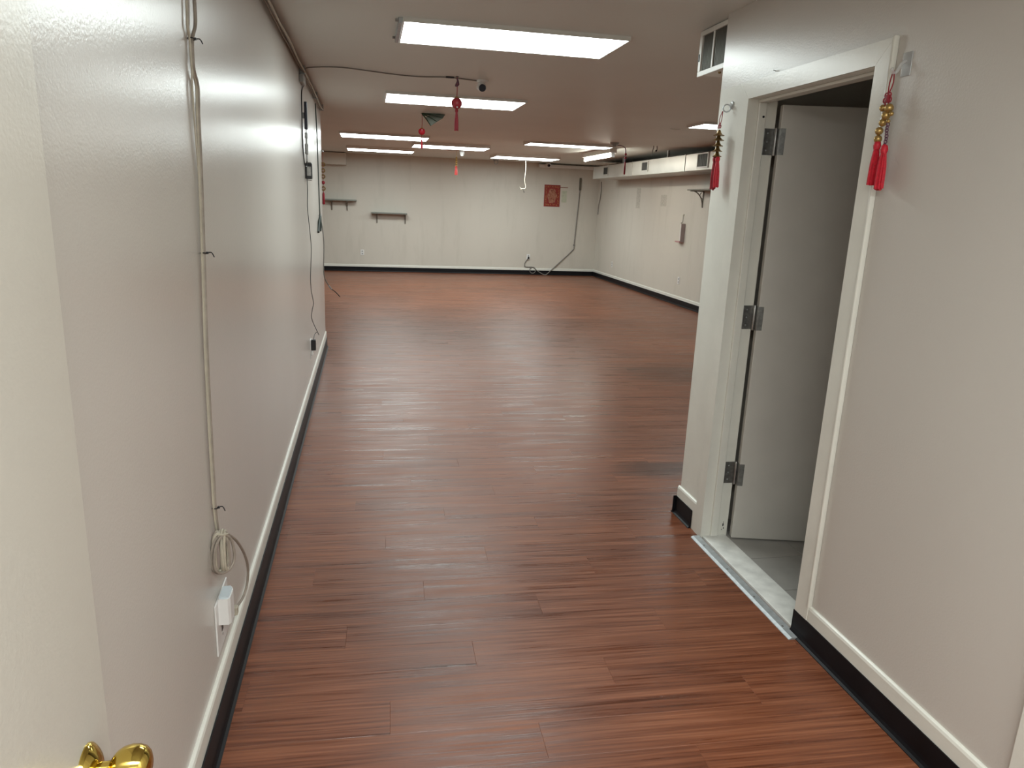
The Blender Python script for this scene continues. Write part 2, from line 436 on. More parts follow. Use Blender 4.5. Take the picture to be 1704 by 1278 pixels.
# ------------------------------------------------------------------ bathroom door
d1 = thing('door_1', (XR, 2.67, 0), 'pale grey bathroom door standing ajar inside its white frame', 'door', None, 'structure')
CI0, CI1, CIZ = 2.253, 3.070, 2.055     # clear opening
CX = XR-.014
def casing(pts, nm, ch=.003):
    """flat casing board, (y,z) outline, standing proud of the wall"""
    n = len(pts)
    MB().add([(XR, y, z) for y, z in pts]+[(CX, y, z) for y, z in pts],
             [tuple(range(n)), tuple(range(n, 2*n))[::-1]]+[(i, (i+1) % n, n+(i+1) % n, n+i) for i in range(n)]).build(nm, TRIM, d1)
CO0, CO1, COZ = 2.176, 3.148, 2.128
casing([(CI0, 0), (CO0, 0), (CO0, COZ), (CI0, CIZ)], 'casing')
casing([(CI1, 0), (CO1, 0), (CO1, COZ), (CI1, CIZ)], 'casing')
casing([(CI0+.0006, CIZ+.0006), (CO0+.0006, COZ), (CO1-.0006, COZ), (CI1-.0006, CIZ+.0006)], 'casing')
MB().box(XR-.020, XR, CO0-.006, CO0+.005, .150, COZ+.004, .004).build('casing_bead', TRIM, d1, True)
MB().box(XR, XR+T+.005, CI0-.018, CI0, 0, CIZ+.018).build('jamb', TRIM, d1)
MB().box(XR, XR+T+.005, CI1, CI1+.035, 0, CIZ+.018).build('jamb', TRIM, d1)
MB().box(XR, XR+T+.005, CI0, CI1, CIZ, CIZ+.018).build('jamb', TRIM, d1)
for (y0, y1, z0, z1) in ((CI0, CI0+.012, .012, CIZ-.012), (CI1-.012, CI1, .012, CIZ-.012), (CI0, CI1, CIZ-.012, CIZ)):
    MB().box(XR+.035, XR+.072, y0, y1, z0, z1, .003).build('door_stop', TRIM, d1)
MB().lathe([(.005, 0), (.005, .002)], (XR+.058, CI1-.0135, 1.985), (0, -1, 0), 10).build('screw_hole', BLACKP, d1)
chip = MB()
for (dx, z, sx, sz) in ((.098, .060, .006, .014), (.103, .044, .004, .008), (.094, .038, .003, .006), (.100, .078, .003, .005)):
    chip.box(XR+dx, XR+dx+sx, CI1-.0012, CI1+.001, z, z+sz, .0005)
chip.build('chipped_paint', BLACKP, d1)
PIN = Vector((XR+T+.012, CI1-.004, 0))
RM = Matrix.Translation(PIN) @ Matrix.Rotation(math.radians(77), 4, 'Z')
leaf = MB().box(-.037, -.001, -.795, -.006, .014, 2.036, .0025).xf(RM).build('leaf', DOORG, d1)
for hz in (1.885, 1.110, .345):
    hg = MB().lathe([(.0, -.060), (.006, -.058), (.0075, -.054), (.0075, .054), (.006, .058), (0, .060)], (PIN.x-.004, PIN.y-.006, hz), seg=12).build('hinge', STEEL, d1, True, 'dull steel butt hinge')
    MB().box(XR+.076, XR+T+.010, CI1-.0035, CI1, hz-.055, hz+.055, .0008).build('hinge_plate', STEEL, hg)
    MB().box(-.036, .0, -.0065, -.0040, hz-.055, hz+.055, .0008).xf(RM).build('hinge_plate', STEEL, hg)
    MB().box(-.0385, -.0365, -.030, -.006, hz-.055, hz+.055, .0006).xf(RM).build('hinge_plate', STEEL, hg)
    for dz in (-.036, 0, .036):
        MB().lathe([(.004, 0), (.003, .0012)], (XR+.094, CI1-.0035, hz+dz), (0, -1, 0), 8).build('screw', ALU, hg)
nl = MB().tube([(XR, 2.893, 2.140), (XR-.012, 2.893, 2.143)], .0016, 6, 0).lathe([(.003, 0), (.003, .001)], (XR-.012, 2.893, 2.143), (-1, 0, 0), 8).build('nail', STEEL, None)
tag(nl, 'small nail in the wall just above the bathroom door casing', 'nail')

# doorway saddle and metal strip
t1 = struct(MB().box(XR-.004, XR+T+.0, CI0, CI1, -.003, .013, .003).build('trim_1', MARBLE), 'white marble saddle in the bathroom doorway', 'threshold')
t2 = thing('trim_2', (1.59, 2.65, 0), 'aluminium strip edging the wood floor at the bathroom doorway', 'threshold', None, 'structure')
MB().sweep([(0, 0), (.047, 0), (.046, .002), (.034, .0075), (.006, .0085), (0, .006)], (1.614, 2.200, 0), (1.614, 3.085, 0), side=(-1, 0, 0)).build('strip', ALU, t2)
for y in (2.28, 2.50, 2.74, 2.98):
    MB().lathe([(.0045, 0), (.0045, .0012), (.0015, .0012), (.0015, .0004)], (1.588, y, .0078), (0, 0, 1), 10).build('screw', STEEL, t2)

# ------------------------------------------------------------------ entrance door (open flat against the left wall)
d2 = thing('door_2', (-.42, .66, 0), 'open cream entrance door lying against the left wall with brass knob', 'door', None, 'structure')
MB().box(-.443, -.402, .285, 1.06, .012, 2.05, .002).build('leaf', DOORW, d2)
kb = MB().lathe([(.010, .0), (.0095, .020), (.0105, .024), (.0165, .0275), (.0225, .033), (.0270, .041), (.0290, .051), (.0283, .061), (.0250, .0695), (.0185, .0755), (.010, .0785), (0, .0792)], (-.394, .968, .770), (1, 0, 0), 32).build('knob', BRASS, d2, True, 'polished brass door knob')
MB().lathe([(.037, 0), (.037, .003), (.034, .007), (.028, .012), (.022, .016), (.016, .0185), (.010, .0195)], (-.402, .968, .770), (1, 0, 0), 32).build('rosette', BRASS, kb, True)
MB().box(-.433, -.412, 1.0585, 1.0615, .74, .80, .0008).build('latch_plate', BRASS, d2)
for hz in (.25, 1.05, 1.85):
    MB().lathe([(.007, -.05), (.007, .05)], (-.402, .279, hz), seg=10).build('hinge', BRASS, d2, True)

# door casing at the near end of the right wall
d3 = thing('door_3', (XR, 1.0, 0), 'flat casing and closed door leaf at the near right edge', 'door', None, 'structure')
MB().box(XR-.016, XR, 1.20, 1.295, 0, 2.13, .003).build('casing', TRIM, d3)
MB().box(XR-.016, XR, .32, .40, 0, 2.13, .003).build('casing', TRIM, d3)
MB().box(XR-.016, XR, .40, 1.20, 2.05, 2.13, .003).build('casing', TRIM, d3)
MB().box(XR-.008, XR, .40, 1.20, .01, 2.05, .002).build('leaf', DOORW, d3)

# ------------------------------------------------------------------ ceiling lights
def panel(x0, x1, y0, y1, zc, label, drop=.022, lens=None, sockets=False):
    c = ((x0+x1)/2, (y0+y1)/2)
    e = thing('ceiling_light', (*c, zc), label, 'ceiling light', 'flat fluorescent ceiling panels')
    zb = zc-drop; f = .010 if sockets else .014
    fr = MB().box(x0-f, x1+f, y0-f, y0, zb, zc+.002, .002).box(x0-f, x1+f, y1, y1+f, zb, zc+.002, .002).box(x0-f, x0, y0, y1, zb, zc+.002, .002).box(x1, x1+f, y0, y1, zb, zc+.002, .002)
    fr.build('frame', LAMPH, e)
    lo = MB().box(x0, x1, y0, y1, zb+.003, zb+.010).build('lens', WHITEP, e)
    lo.data.materials.append(lens or LENS)
    for p in lo.data.polygons:
        if p.normal.z < -.5: p.material_index = 1
    MB().box(x0, x1, y0, y1, zb+.012, zc+.002).build('back_pan', LAMPH, e)
    if sockets:
        MB().box(x0-.030, x0-f, y0+.01, y1-.01, zb-.004, zc, .002).build('end_rail', ALU, e)
        for y in (y0+.04, y1-.05):
            MB().box(x0-.045, x0-.028, y, y+.018, zc-.012, zc, .002).build('clip', STEEL, e)
    return e
panel(.19, 1.36, 3.96, 4.47, ZC, 'largest glowing ceiling panel, nearest the camera with a metal end rail', sockets=True)
panel(-.75, .45, -.72, -.12, ZC, 'added fill panel, unseen in the vestibule behind the camera, on the left', lens=LENSFILL)  # this and the next panel are added, unseen, to brighten the near walls
panel(.55, 1.75, -.72, -.12, ZC, 'added fill panel, unseen in the vestibule behind the camera, on the right', lens=LENSFILL)
panel(.17, 1.36, 6.58, 7.17, ZC, 'second glowing ceiling panel along the hallway, behind the round red lantern charm')
panel(-.36, .86, 10.79, 11.43, ZC2, 'glowing ceiling panel above the end of the left wall, third from the camera', drop=.058)
panel(.75, 1.97, 12.29, 12.97, ZC2, 'glowing ceiling panel behind the small red bead charm, above the white motion sensor', drop=.05)
panel(-.35, .85, 14.07, 14.74, ZC2, 'lower left glowing ceiling panel nearest the far wall shelves', drop=.05)
panel(2.30, 3.54, 10.68, 11.11, ZC2, 'glowing ceiling panel on the ceiling step beside the hanging tube lamp', drop=.055)
panel(2.41, 3.64, 14.14, 14.90, ZC2, 'glowing ceiling panel above the dangling white wire near the red poster', drop=.05)
panel(3.36, 4.56, 7.25, 7.66, ZC, 'glowing ceiling panel half hidden behind the bathroom corner', drop=.022)

tl = thing('tube_lamp', (3.78, 12.0, ZC2), 'white batten lamp with bare glowing tube beside the far duct', 'tube lamp')
MB().box(3.70, 3.82, 11.30, 12.85, 2.405, ZC2, .006).build('housing', LAMPH, tl)
MB().tube([(3.76, 11.36, 2.365), (3.76, 12.79, 2.365)], .017, 12, 0).build('tube', TUBE, tl, True)
for y in (11.30, 12.81):
    MB().box(3.735, 3.785, y, y+.04, 2.34, 2.405, .004).build('lamp_socket', WHITEP, tl)

# ------------------------------------------------------------------ beams on the far wall
struct(MB().box(XF, -.432, 16.20, YB, 2.232, 2.47, .004).build('trim_3', WALLF), 'boxed beam above the left shelf on the far wall', 'beam')
struct(MB().box(3.76, XB, 16.36, YB, 2.385, 2.455, .01).build('trim_4', WHITEP), 'white trunking along the top of the far wall at right', 'beam')

# ------------------------------------------------------------------ long duct on the far right wall
du = thing('air_duct', (4.9, 12, 2.14), 'long painted sheet metal duct with square registers under the far right ceiling', 'duct')
segs = [(8.2, 10.48), (10.485, 12.72), (12.725, 15.05)]
for a, b in segs:
    MB().box(4.60, XB, a, b, 2.137, 2.374, .004).build('duct_section', DUCT, du)
for y in (10.482, 12.722):
    MB().box(4.594, XB, y-.012, y+.012, 2.133, 2.378, .002).build('duct_collar', DUCT, du)
for i, (a, b, z0, z1) in enumerate(((14.07, 14.33, 2.205, 2.335), (11.97, 12.23, 2.21, 2.338), (9.72, 10.03, 2.185, 2.352))):
    rg = MB()
    f = .022
    rg.box(4.588, 4.60, a-f, b+f, z0-f, z0).box(4.588, 4.60, a-f, b+f, z1, z1+f*.8).box(4.588, 4.60, a-f, a, z0, z1).box(4.588, 4.60, b, b+f, z0, z1)
    r = rg.build('register', FRAMEW if i == 2 else DUCT, du)
    MB().box(4.596, 4.601, a, b, z0, z1).build('grille', GRILLE, r)
    for k in range(1, 6):
        y = a+(b-a)*k/6
        MB().box(4.592, 4.597, y-.003, y+.003, z0, z1).build('grille_slat', GRILLE, r)
MB().box(4.93, XB, 8.2, 15.05, 2.374, 2.44, .004).build('shade_filler', mat('painted_gap_shade', (.022, .020, .018), .9), du)  # near-black box added as painted shade in the gap above the duct
for y in (9.3, 11.3, 13.4):
    MB().box(4.66, 4.69, y, y+.03, 2.374, ZC2).build('hanger', GREYP, du)

# register box on the near corner, under the ceiling
rb = thing('wall_register', (1.65, 3.58, 2.24), 'white air register box with two dark grilles above the bathroom corner', 'air vent')
MB().box(1.665, 2.15, YRE, 3.70, 2.245, 2.447).build('box', FRAMEW, rb)
fr = MB().box(1.650, 1.665, YRE, 3.712, 2.238, 2.262, .002).box(1.650, 1.665, YRE, 3.712, 2.428, 2.450, .002).box(1.650, 1.665, 3.685, 3.712, 2.262, 2.428, .002).box(1.650, 1.665, YRE, 3.385, 2.262, 2.428, .002).box(1.652, 1.665, 3.553, 3.566, 2.262, 2.428, .001)
fr.build('frame', FRAMEW, rb)
for (a, b) in ((3.385, 3.553), (3.566, 3.685)):
    g = MB().box(1.6625, 1.6655, a, b, 2.262, 2.428).build('grille', GRILLE, rb)
    k = a+.010
    while k < b-.004:
        MB().box(1.656, 1.663, k, k+.0025, 2.262, 2.428).build('grille_slat', mat('grille_slat_grey', (.20, .195, .17), .4, .3), g); k += .014
MB().box(1.646, 1.651, 3.698, 3.706, 2.31, 2.345, .001).build('damper_lever', BLACKP, rb)
MB().lathe([(.008, 0), (.006, .008)], (1.70, 3.56, 2.245), (0, 0, -1), 10).build('screw', BRONZE, rb)

# ------------------------------------------------------------------ left wall: long flat cable, coil, outlet, plug-in adapter
XC = XL+.007
lc = thing('wall_cable', (XC, 2.1, .5), 'ivory telephone cable tied down the left wall, ending in a coil', 'cable')
main = [(2.171, 1.926), (2.174, 1.89), (2.212, 1.851), (2.199, 1.781), (2.195, 1.719), (2.185, 1.609), (2.157, 1.414), (2.132, 1.253), (2.116, 1.119), (2.103, .911), (2.098, .784), (2.094, .682), (2.110, .606)]
MB().tube([(XC, 2.150, 2.45), (XC+.002, 2.158, 2.25), (XC, 2.155, 2.051), (XC, 2.146, 1.993), (XC, 2.163, 1.965)]+[(XC, y-.006, z) for y, z in main], .0034, 8, 5).build('cable_strand', IVORY, lc, True)
MB().tube([(XC+.004, 2.215, 2.45), (XC+.004, 2.228, 2.20), (XC+.003, 2.235, 2.07), (XC+.004, 2.224, 2.009), (XC+.003, 2.184, 1.969)]+[(XC+.003, y, z) for y, z in main], .0048, 8, 5).build('cable_strand', TAUPE, lc, True)
MB().tube([(XC, 2.180, 1.930), (XC, 2.16, 1.86), (XC, 2.158, 1.78), (XC, 2.163, 1.70), (XC, 2.168, 1.61), (XC, 2.143, 1.414), (XC, 2.118, 1.253), (XC, 2.100, 1.119), (XC, 2.088, .911), (XC, 2.082, .70)], .0026, 7, 5).build('cable_strand', IVORY, lc, True)
for y, z in ((2.170, 1.963), (2.155, 1.414), (2.094, .682)):
    tie = MB().torus((XC+.003, y, z), .0085, .0016, (0, .2, 1), 14, 6).tube([(XC+.010, y+.004, z), (XC+.022, y+.006, z+.002), (XC+.030, y, z-.010)], .0016, 6, 3)
    tie.box(XC+.009, XC+.015, y, y+.006, z-.002, z+.004)
    tie.build('cable_tie', BLACKP, lc, True, 'dark twist tie')
for k in range(11):
    a0 = 2*math.pi*k*.618; ww = .012+.0075*(k % 4); hh = .058+.010*random.random()
    ox, oy = XL+.026+.012*math.cos(a0), 2.072+.012*math.sin(a0)
    tw_ = math.radians(25+25*math.sin(k*2.3))
    pts = []
    for j in range(17):
        a = 2*math.pi*j/16+.3*k
        d_ = math.cos(a)*ww*(1.0+.35*max(0, -math.sin(a)))
        pts.append((ox+d_*math.sin(tw_), oy+d_*math.cos(tw_), .552+math.sin(a)*hh+.003*math.sin(k*1.7)))
    MB().tube(pts, .0042, 7, 2).build('cable_loop', IVORY if k % 3 else TAUPE, lc, True)
MB().torus((XL+.028, 2.074, .608), .015, .0035, (0, .3, 1), 14, 6).build('coil_binding', IVORY, lc, True)
MB().tube([(XL+.036, 2.095, .60), (XL+.05, 2.16, .545), (XL+.055, 2.25, .455), (XL+.052, 2.32, .37), (XL+.045, 2.34, .305), (XL+.035, 2.31, .268), (XL+.025, 2.25, .268), (XL+.018, 2.19, .285)], .0042, 8, 5).build('cable_tail', TAUPE, lc, True)
MB().box(XL+.016, XL+.034, 2.20, 2.222, .263, .290, .002).build('cable_plug', IVORY, lc)

ol = thing('wall_outlet', (XL, 2.15, .33), 'white wall plate under the coiled ivory cable on the left wall', 'outlet', 'wall outlets')
MB().box(XL, XL+.006, 2.035, 2.215, .225, .395, .003).build('plate', WHITEP, ol)
MB().lathe([(.004, 0), (.004, .001)], (XL+.006, 2.105, .262), (1, 0, 0), 10).build('screw', STEEL, ol)
MB().box(XL+.0055, XL+.007, 2.095, 2.115, .275, .300, .0005).build('socket', BLACKP, ol)
ad = thing('plug_in_adapter', (XL+.006, 2.12, .36), 'white plug-in night light with a pale window on its rounded top', 'night light')
ab = MB()
pr = [(.0, .0)]
ab.prism([(XL+.006, 2.065), (XL+.034, 2.065), (XL+.040, 2.075), (XL+.040, 2.125), (XL+.034, 2.14), (XL+.006, 2.14)], .315, .400)
ab.build('body', WHITEP, ad)
MB().prism([(XL+.009, 2.069), (XL+.032, 2.069), (XL+.037, 2.078), (XL+.037, 2.122), (XL+.032, 2.136), (XL+.009, 2.136)], .400, .406).build('window', mat('pale_blue_window', (.55, .63, .68), .2, var=.04), ad)

# cables bundled along the top of the left wall
cb = thing('cable_bundle', (XL+.02, 5, ZC), 'bundle of taupe cables running along the ceiling corner of the left wall', 'cable')
for k in range(4):
    pts = []
    y = 2.4
    while y < 7.9:
        sag = .010*math.sin(y*2.1+k*1.3)+.007*math.sin(y*5.3+k)
        dz = -.012-.011*k-(.020*math.exp(-((y-7.4)/.5)**2) if k > 1 else 0)
        pts.append((XL+.010+.010*(k % 2)+.012*(k == 3)+abs(sag)*.6, y, ZC+dz+min(0, sag)*.8)); y += .28
    MB().tube(pts, .0055 if k != 2 else .0042, 7, 3).build('cable_strand', (TAUPE, GREYC, TAUPE, IVORY)[k], cb, True)
for y in (3.3, 5.6, 6.9, 7.8):
    MB().box(XL, XL+.040, y-.006, y+.006, ZC-.062, ZC-.004, .002).build('cable_clip', GREYP, cb)

cp = MB().box(XL, XL+.030, 5.55, 5.75, ZC-.115, ZC-.062, .004).build('cable_cover', mat('grey_tape', (.30, .30, .29), .35, var=.2), None)
tag(cp, 'grey taped cable cover high on the left wall under the bundle', 'cable cover')

an = thing('wall_antenna', (XL, 5.75, 2.05), 'upright black antenna bar with metal connectors high on the left wall', 'antenna')
MB().box(XL+.012, XL+.034, 5.74, 5.775, 2.045, 2.235, .004).build('bar', NAVY, an)
MB().box(XL, XL+.012, 5.75, 5.765, 2.12, 2.16).build('wall_mount', GREYP, an)
MB().lathe([(.004, 0), (.004, .02), (.010, .022), (.010, .06), (.006, .062), (.006, .10), (.012, .102), (.012, .17), (.005, .175), (.005, .22)], (XL+.022, 5.757, 2.045), (0, 0, -1), 10).build('connector', STEEL, an, True)
MB().tube([(XL+.004, 6.0, 2.40), (XL+.010, 5.86, 2.36), (XL+.004, 5.70, 2.30), (XL+.003, 5.66, 2.15), (XL+.004, 5.66, 1.92), (XL+.008, 5.72, 1.80), (XL+.020, 5.757, 1.79), (XL+.022, 5.757, 1.83)], .004, 7, 4).build('cable', BLACKP, an, True)

sb = thing('splitter_box', (XL, 5.85, 1.76), 'small black box with metal face below the antenna on the left wall', 'junction box')
MB().box(XL, XL+.050, 5.845, 5.885, 1.700, 1.815, .006).build('body', BLACKP, sb)
MB().box(XL+.012, XL+.042, 5.841, 5.846, 1.722, 1.79, .002).build('face', STEEL, sb)
for z in (1.692, 1.818):
    MB().box(XL+.006, XL+.046, 5.85, 5.88, z-.004, z+.004, .002).build('clip', STEEL, sb)

tw = thing('wall_wire', (XL, 5.9, .5), 'thin dark wire wandering down the left wall to the black adapter', 'wire')
MB().tube([(XL+.012, 5.85, 1.70), (XL+.010, 5.87, 1.60), (XL+.008, 5.85, 1.50), (XL+.013, 5.87, 1.40), (XL+.020, 5.90, 1.27), (XL+.024, 5.91, 1.17), (XL+.016, 5.90, 1.03), (XL+.012, 5.90, .94), (XL+.016, 5.90, .845), (XL+.028, 5.93, .755), (XL+.018, 5.90, .70), (XL+.014, 5.87, .645), (XL+.030, 5.94, .57), (XL+.055, 6.05, .475), (XL+.046, 6.0, .508), (XL+.030, 5.93, .500), (XL+.024, 5.88, .47)], .0028, 6, 3).build('wire', BLACKP, tw, True)
pa = thing('power_adapter', (XL, 5.86, .42), 'black plug adapter in the outlet low on the left wall', 'adapter')
MB().box(XL+.007, XL+.042, 5.845, 5.890, .385, .470, .005).build('body', BLACKP, pa)
ol2 = thing('wall_outlet', (XL, 5.86, .40), 'white outlet plate behind the black adapter on the left wall', 'outlet', 'wall outlets')
MB().box(XL, XL+.006, 5.82, 5.915, .325, .475, .002).build('plate', WHITEP, ol2)
MB().box(XL+.006, XL+.020, 5.85, 5.885, .345, .375, .003).build('socket', WHITEP, ol2)

gc = thing('green_pull_cord', (XL, 7.2, 1.3), 'dark green cord hanging down the left wall with a clip and loose end', 'cord')
MB().tube([(XL+.012, 7.02, 2.37), (XL+.012, 7.06, 2.28), (XL+.013, 7.12, 2.085), (XL+.014, 7.16, 1.772), (XL+.016, 7.16, 1.558), (XL+.018, 7.177, 1.385)], .0055, 7, 4).build('cord', DGREEN, gc, True)
cl = MB().tube([(XL+.020, 7.18, 1.395), (XL+.010, 7.12, 1.33), (XL-.0+.004, 7.05, 1.255)], [.010, .016], 8, 3).build('clip_arm', DGREEN, gc, True)
MB().tube([(XL+.022, 7.18, 1.390), (XL+.024, 7.17, 1.32), (XL+.020, 7.15, 1.26)], [.008, .011], 8, 3).build('clip_arm', DGREEN, gc, True)
MB().torus((XL+.020, 7.178, 1.402), .012, .003, (0, 1, 0), 12, 6).build('clip_ring', ALU, gc, True)
MB().tube([(XL+.022, 7.19, 1.37), (XL+.036, 7.22, 1.28), (XL+.044, 7.24, 1.15), (XL+.042, 7.24, 1.03), (XL+.036, 7.24, .90), (XL+.042, 7.30, .80), (XL+.075, 7.40, .72)], .0050, 7, 4).build('cord_tail', GREYC, gc, True)
MB().tube([(XL+.072, 7.39, .725), (XL+.095, 7.43, .685)], .008, 8, 0).build('cord_connector', ALU, gc, True)
MB().tube([(XL+.095, 7.43, .685), (XL+.13, 7.47, .655), (XL+.175, 7.50, .60)], .0045, 7, 3).build('cord_end', BLACKP, gc, True)

# ring ornament hanging just beyond the wall end
ro = thing('ring_garland', (-.47, 8.08, 1.7), 'string of small bronze rings and red knots hanging behind the left wall end', 'ornament')
GX, GY = -.447, 8.03
MB().tube([(GX, GY, 2.02), (GX, GY, 1.50)], .0022, 6, 0).build('cord', REDD, ro)
for i, z in enumerate((1.895, 1.835, 1.775, 1.715, 1.655)):
    if i == 3: MB().ball((GX, GY, z), .018, 10).build('knot', REDD, ro, True)
    else: MB().torus((GX, GY, z), .017, .0065, (0, 1, 0), 14, 6).build('ring', BRONZE, ro, True)
MB().lathe([(.004, 0), (.012, -.02), (.014, -.12), (.010, -.125)], (GX, GY, 1.62), seg=10).build('tassel', REDD, ro, True)
MB().box(XL-.04, GX+.01, YLE, GY+.01, 2.015, 2.03, .002).build('hook', STEEL, ro)

# ------------------------------------------------------------------ charms
def tassel(parent, top, bot, r0, r1, m, n=16):
    top = Vector(top); bot = Vector(bot); d = bot-top
    mb = MB()
    for k in range(n):
        a = 2*math.pi*k*.618; q = math.sqrt((k+.5)/n)
        o0 = Vector((math.cos(a)*q*r0, math.sin(a)*q*r0, 0)); o1 = Vector((math.cos(a)*q*r1, math.sin(a)*q*r1, random.uniform(-.004, .004)*abs(d.z)/.12))
        mb.tube([top+o0, top+d*.45+o0*.4+o1*.8, bot+o1], r1*.30, 5, 2)
    t_ = mb.build('tassel', m, parent, True)
    MB().lathe([(.1*r1, r1*1.4), (r1*.75, r1*.9), (r1*.95, .0), (r1*.75, -r1*.9)], top, seg=12).build('tassel_cap', m, t_, True)
    return t_

# charm right of the bathroom door, gold beads
CXR = 1.585
rc = thing('hanging_charm', (CXR, 2.13, 1.9), 'gold bead charm with two bright red tassels right of the bathroom door', 'charm', 'charms beside the bathroom door')
MB().tube([(CXR, 2.125, 2.020), (CXR, 2.134, 1.985), (CXR, 2.134, 1.955)], .0020, 6, 3).tube([(CXR, 2.122, 2.020), (CXR, 2.117, 1.985), (CXR, 2.130, 1.955)], .0020, 6, 3).build('cord', REDD, rc, True)
kn = MB()
for dy, dz, R in ((-.010, -.004, .008), (.010, -.004, .008), (-.007, .010, .007), (.007, .010, .007), (0, -.014, .007)):
    kn.torus((CXR, 2.133+dy, 1.940+dz), R, .0022, (1, 0, 0), 12, 6)
kn.box(CXR-.004, CXR+.004, 2.124, 2.142, 1.928, 1.952, .002).build('knot', REDD, rc, True)
for y, z, r in ((2.119, 1.911, .0135), (2.147, 1.914, .011), (2.128, 1.890, .0135), (2.104, 1.893, .007), (2.138, 1.870, .012), (2.149, 1.846, .0125), (2.149, 1.822, .0125), (2.113, 1.872, .006)):
    MB().ball((CXR, y, z), r).build('bead', GOLD, rc, True)
for k in range(9):
    MB().torus((CXR, 2.112+.002*math.sin(k), 1.862-k*.0085), .0055, .0018, (1, 0, 0) if k % 2 else (0, 1, .0), 10, 5).build('chain_link', PURP, rc, True)
tassel(rc, (CXR, 2.148, 1.802), (CXR, 2.150, 1.684), .004, .0125, RED, 20)
tassel(rc, (CXR, 2.112, 1.788), (CXR, 2.112, 1.668), .004, .0125, RED, 20)
hk = thing('adhesive_hook', (XR, 2.12, 2.03), 'clear adhesive hook holding the gold bead charm', 'hook', 'clear adhesive hooks')
MB().box(XR-.004, XR, 2.098, 2.140, 2.005, 2.075, .0015).build('pad', CLEAR, hk)
MB().tube([(XR-.004, 2.122, 2.048), (XR-.018, 2.122, 2.040), (XR-.030, 2.122, 2.018), (XR-.040, 2.122, 2.012), (XR-.050, 2.122, 2.026)], .0048, 8, 4).build('hook', CLEAR, hk, True)

# charm on the corner left of the door, bronze bells
lh = thing('hanging_charm', (CXR, 3.26, 1.85), 'bronze bell charm with dark red tassels on the corner left of the bathroom door', 'charm', 'charms beside the bathroom door')
MB().tube([(CXR, 3.250, 2.022), (CXR, 3.272, 1.99), (CXR, 3.262, 1.955)], .0017, 6, 3).tube([(CXR, 3.246, 2.022), (CXR, 3.250, 1.985), (CXR, 3.264, 1.955)], .0017, 6, 3).build('cord', REDD, lh, True)
kn = MB()
for dy, dz in ((-.007, 0), (.007, 0), (0, .008)): kn.torus((CXR, 3.264+dy, 1.958+dz), .007, .002, (1, 0, 0), 12, 6)
kn.build('knot', REDD, lh, True)
for k, (z, R) in enumerate(((1.930, .020), (1.909, .021), (1.884, .019), (1.861, .018), (1.838, .017))):
    MB().lathe([(.003, .014), (.007, .010), (.009, .002), (R*.8, -.006), (R*1.25, -.010), (R*1.2, -.0125), (.006, -.012)], (CXR, 3.262, z), seg=16).build('bell', BRONZE, lh, True)
tassel(lh, (CXR, 3.278, 1.815), (CXR, 3.272, 1.680), .003, .0115, REDD, 18)
tassel(lh, (CXR, 3.250, 1.815), (CXR, 3.242, 1.692), .003, .0115, RED, 18)
h2 = thing('adhesive_hook', (XR, 3.24, 2.04), 'clear ring hook holding the bronze bell charm', 'hook', 'clear adhesive hooks')
MB().lathe([(.018, 0), (.018, .004), (.014, .006)], (XR, 3.240, 2.050), (-1, 0, 0), 20).build('pad', CLEAR, h2, True)
MB().torus((XR-.024, 3.243, 2.036), .016, .003, (.5, 1, 0), 18, 6).build('ring', ALU, h2, True)

def ceil_charm(x, y, zt, zb, R, zend, label, mb_, mt, dot_up=False, ztas=None, sq=1.0, tr=.010):
    e = thing('ceiling_charm', (x, y, zt), label, 'charm', 'charms hanging from the ceiling')
    MB().tube([(x, y, zt), (x+.002, y, (zt+zb)/2), (x, y, zb+R*sq)], .0030, 6, 3).build('cord', REDD, e, True)
    MB().lathe([(.0, .003), (.012, 0), (.012, -.004), (0, -.005)], (x, y, zt), seg=10).build('ceiling_pin', BLACKP, e)
    b = MB().ball((x, y, zb), R, 16, sq).build('bead', mb_, e, True)
    MB().lathe([(R*.35, 0), (R*.30, R*.25)], (x, y, zb+R*sq*.9), seg=10).build('bead_cap', GOLD, b, True)
    MB().ball((x, y-R*.92, zb+(R*.45 if dot_up else -R*.75)*sq), R*.16, 8).build('bead_stud', WHITEP, b, True)
    MB().tube([(x, y, zb-R*sq), (x, y, ztas)], .0025, 6, 0).build('cord', REDD, e)
    tassel(e, (x, y, ztas), (x, y, zend), .003, tr, mt, 14)
    return e
ch1 = ceil_charm(.645, 5.60, ZC, 2.272, .040, 2.085, 'round red lantern charm with long tassel hanging before the second light panel', mat('red_lacquer', (.38, .03, .045), .35, var=.15, vscale=60), REDD, ztas=2.222, tr=.013)
MB().tube([(.645, 5.60, 2.44), (.655, 5.59, 2.40), (.635, 5.60, 2.39), (.648, 5.60, 2.42)], .006, 6, 3).build('cord_knot', PURP, ch1, True)
ceil_charm(.566, 8.05, ZC, 2.274, .036, 2.106, 'smaller red bead charm hanging from the green leaf ornament', RED, RED, True, 2.185, .95, .010)

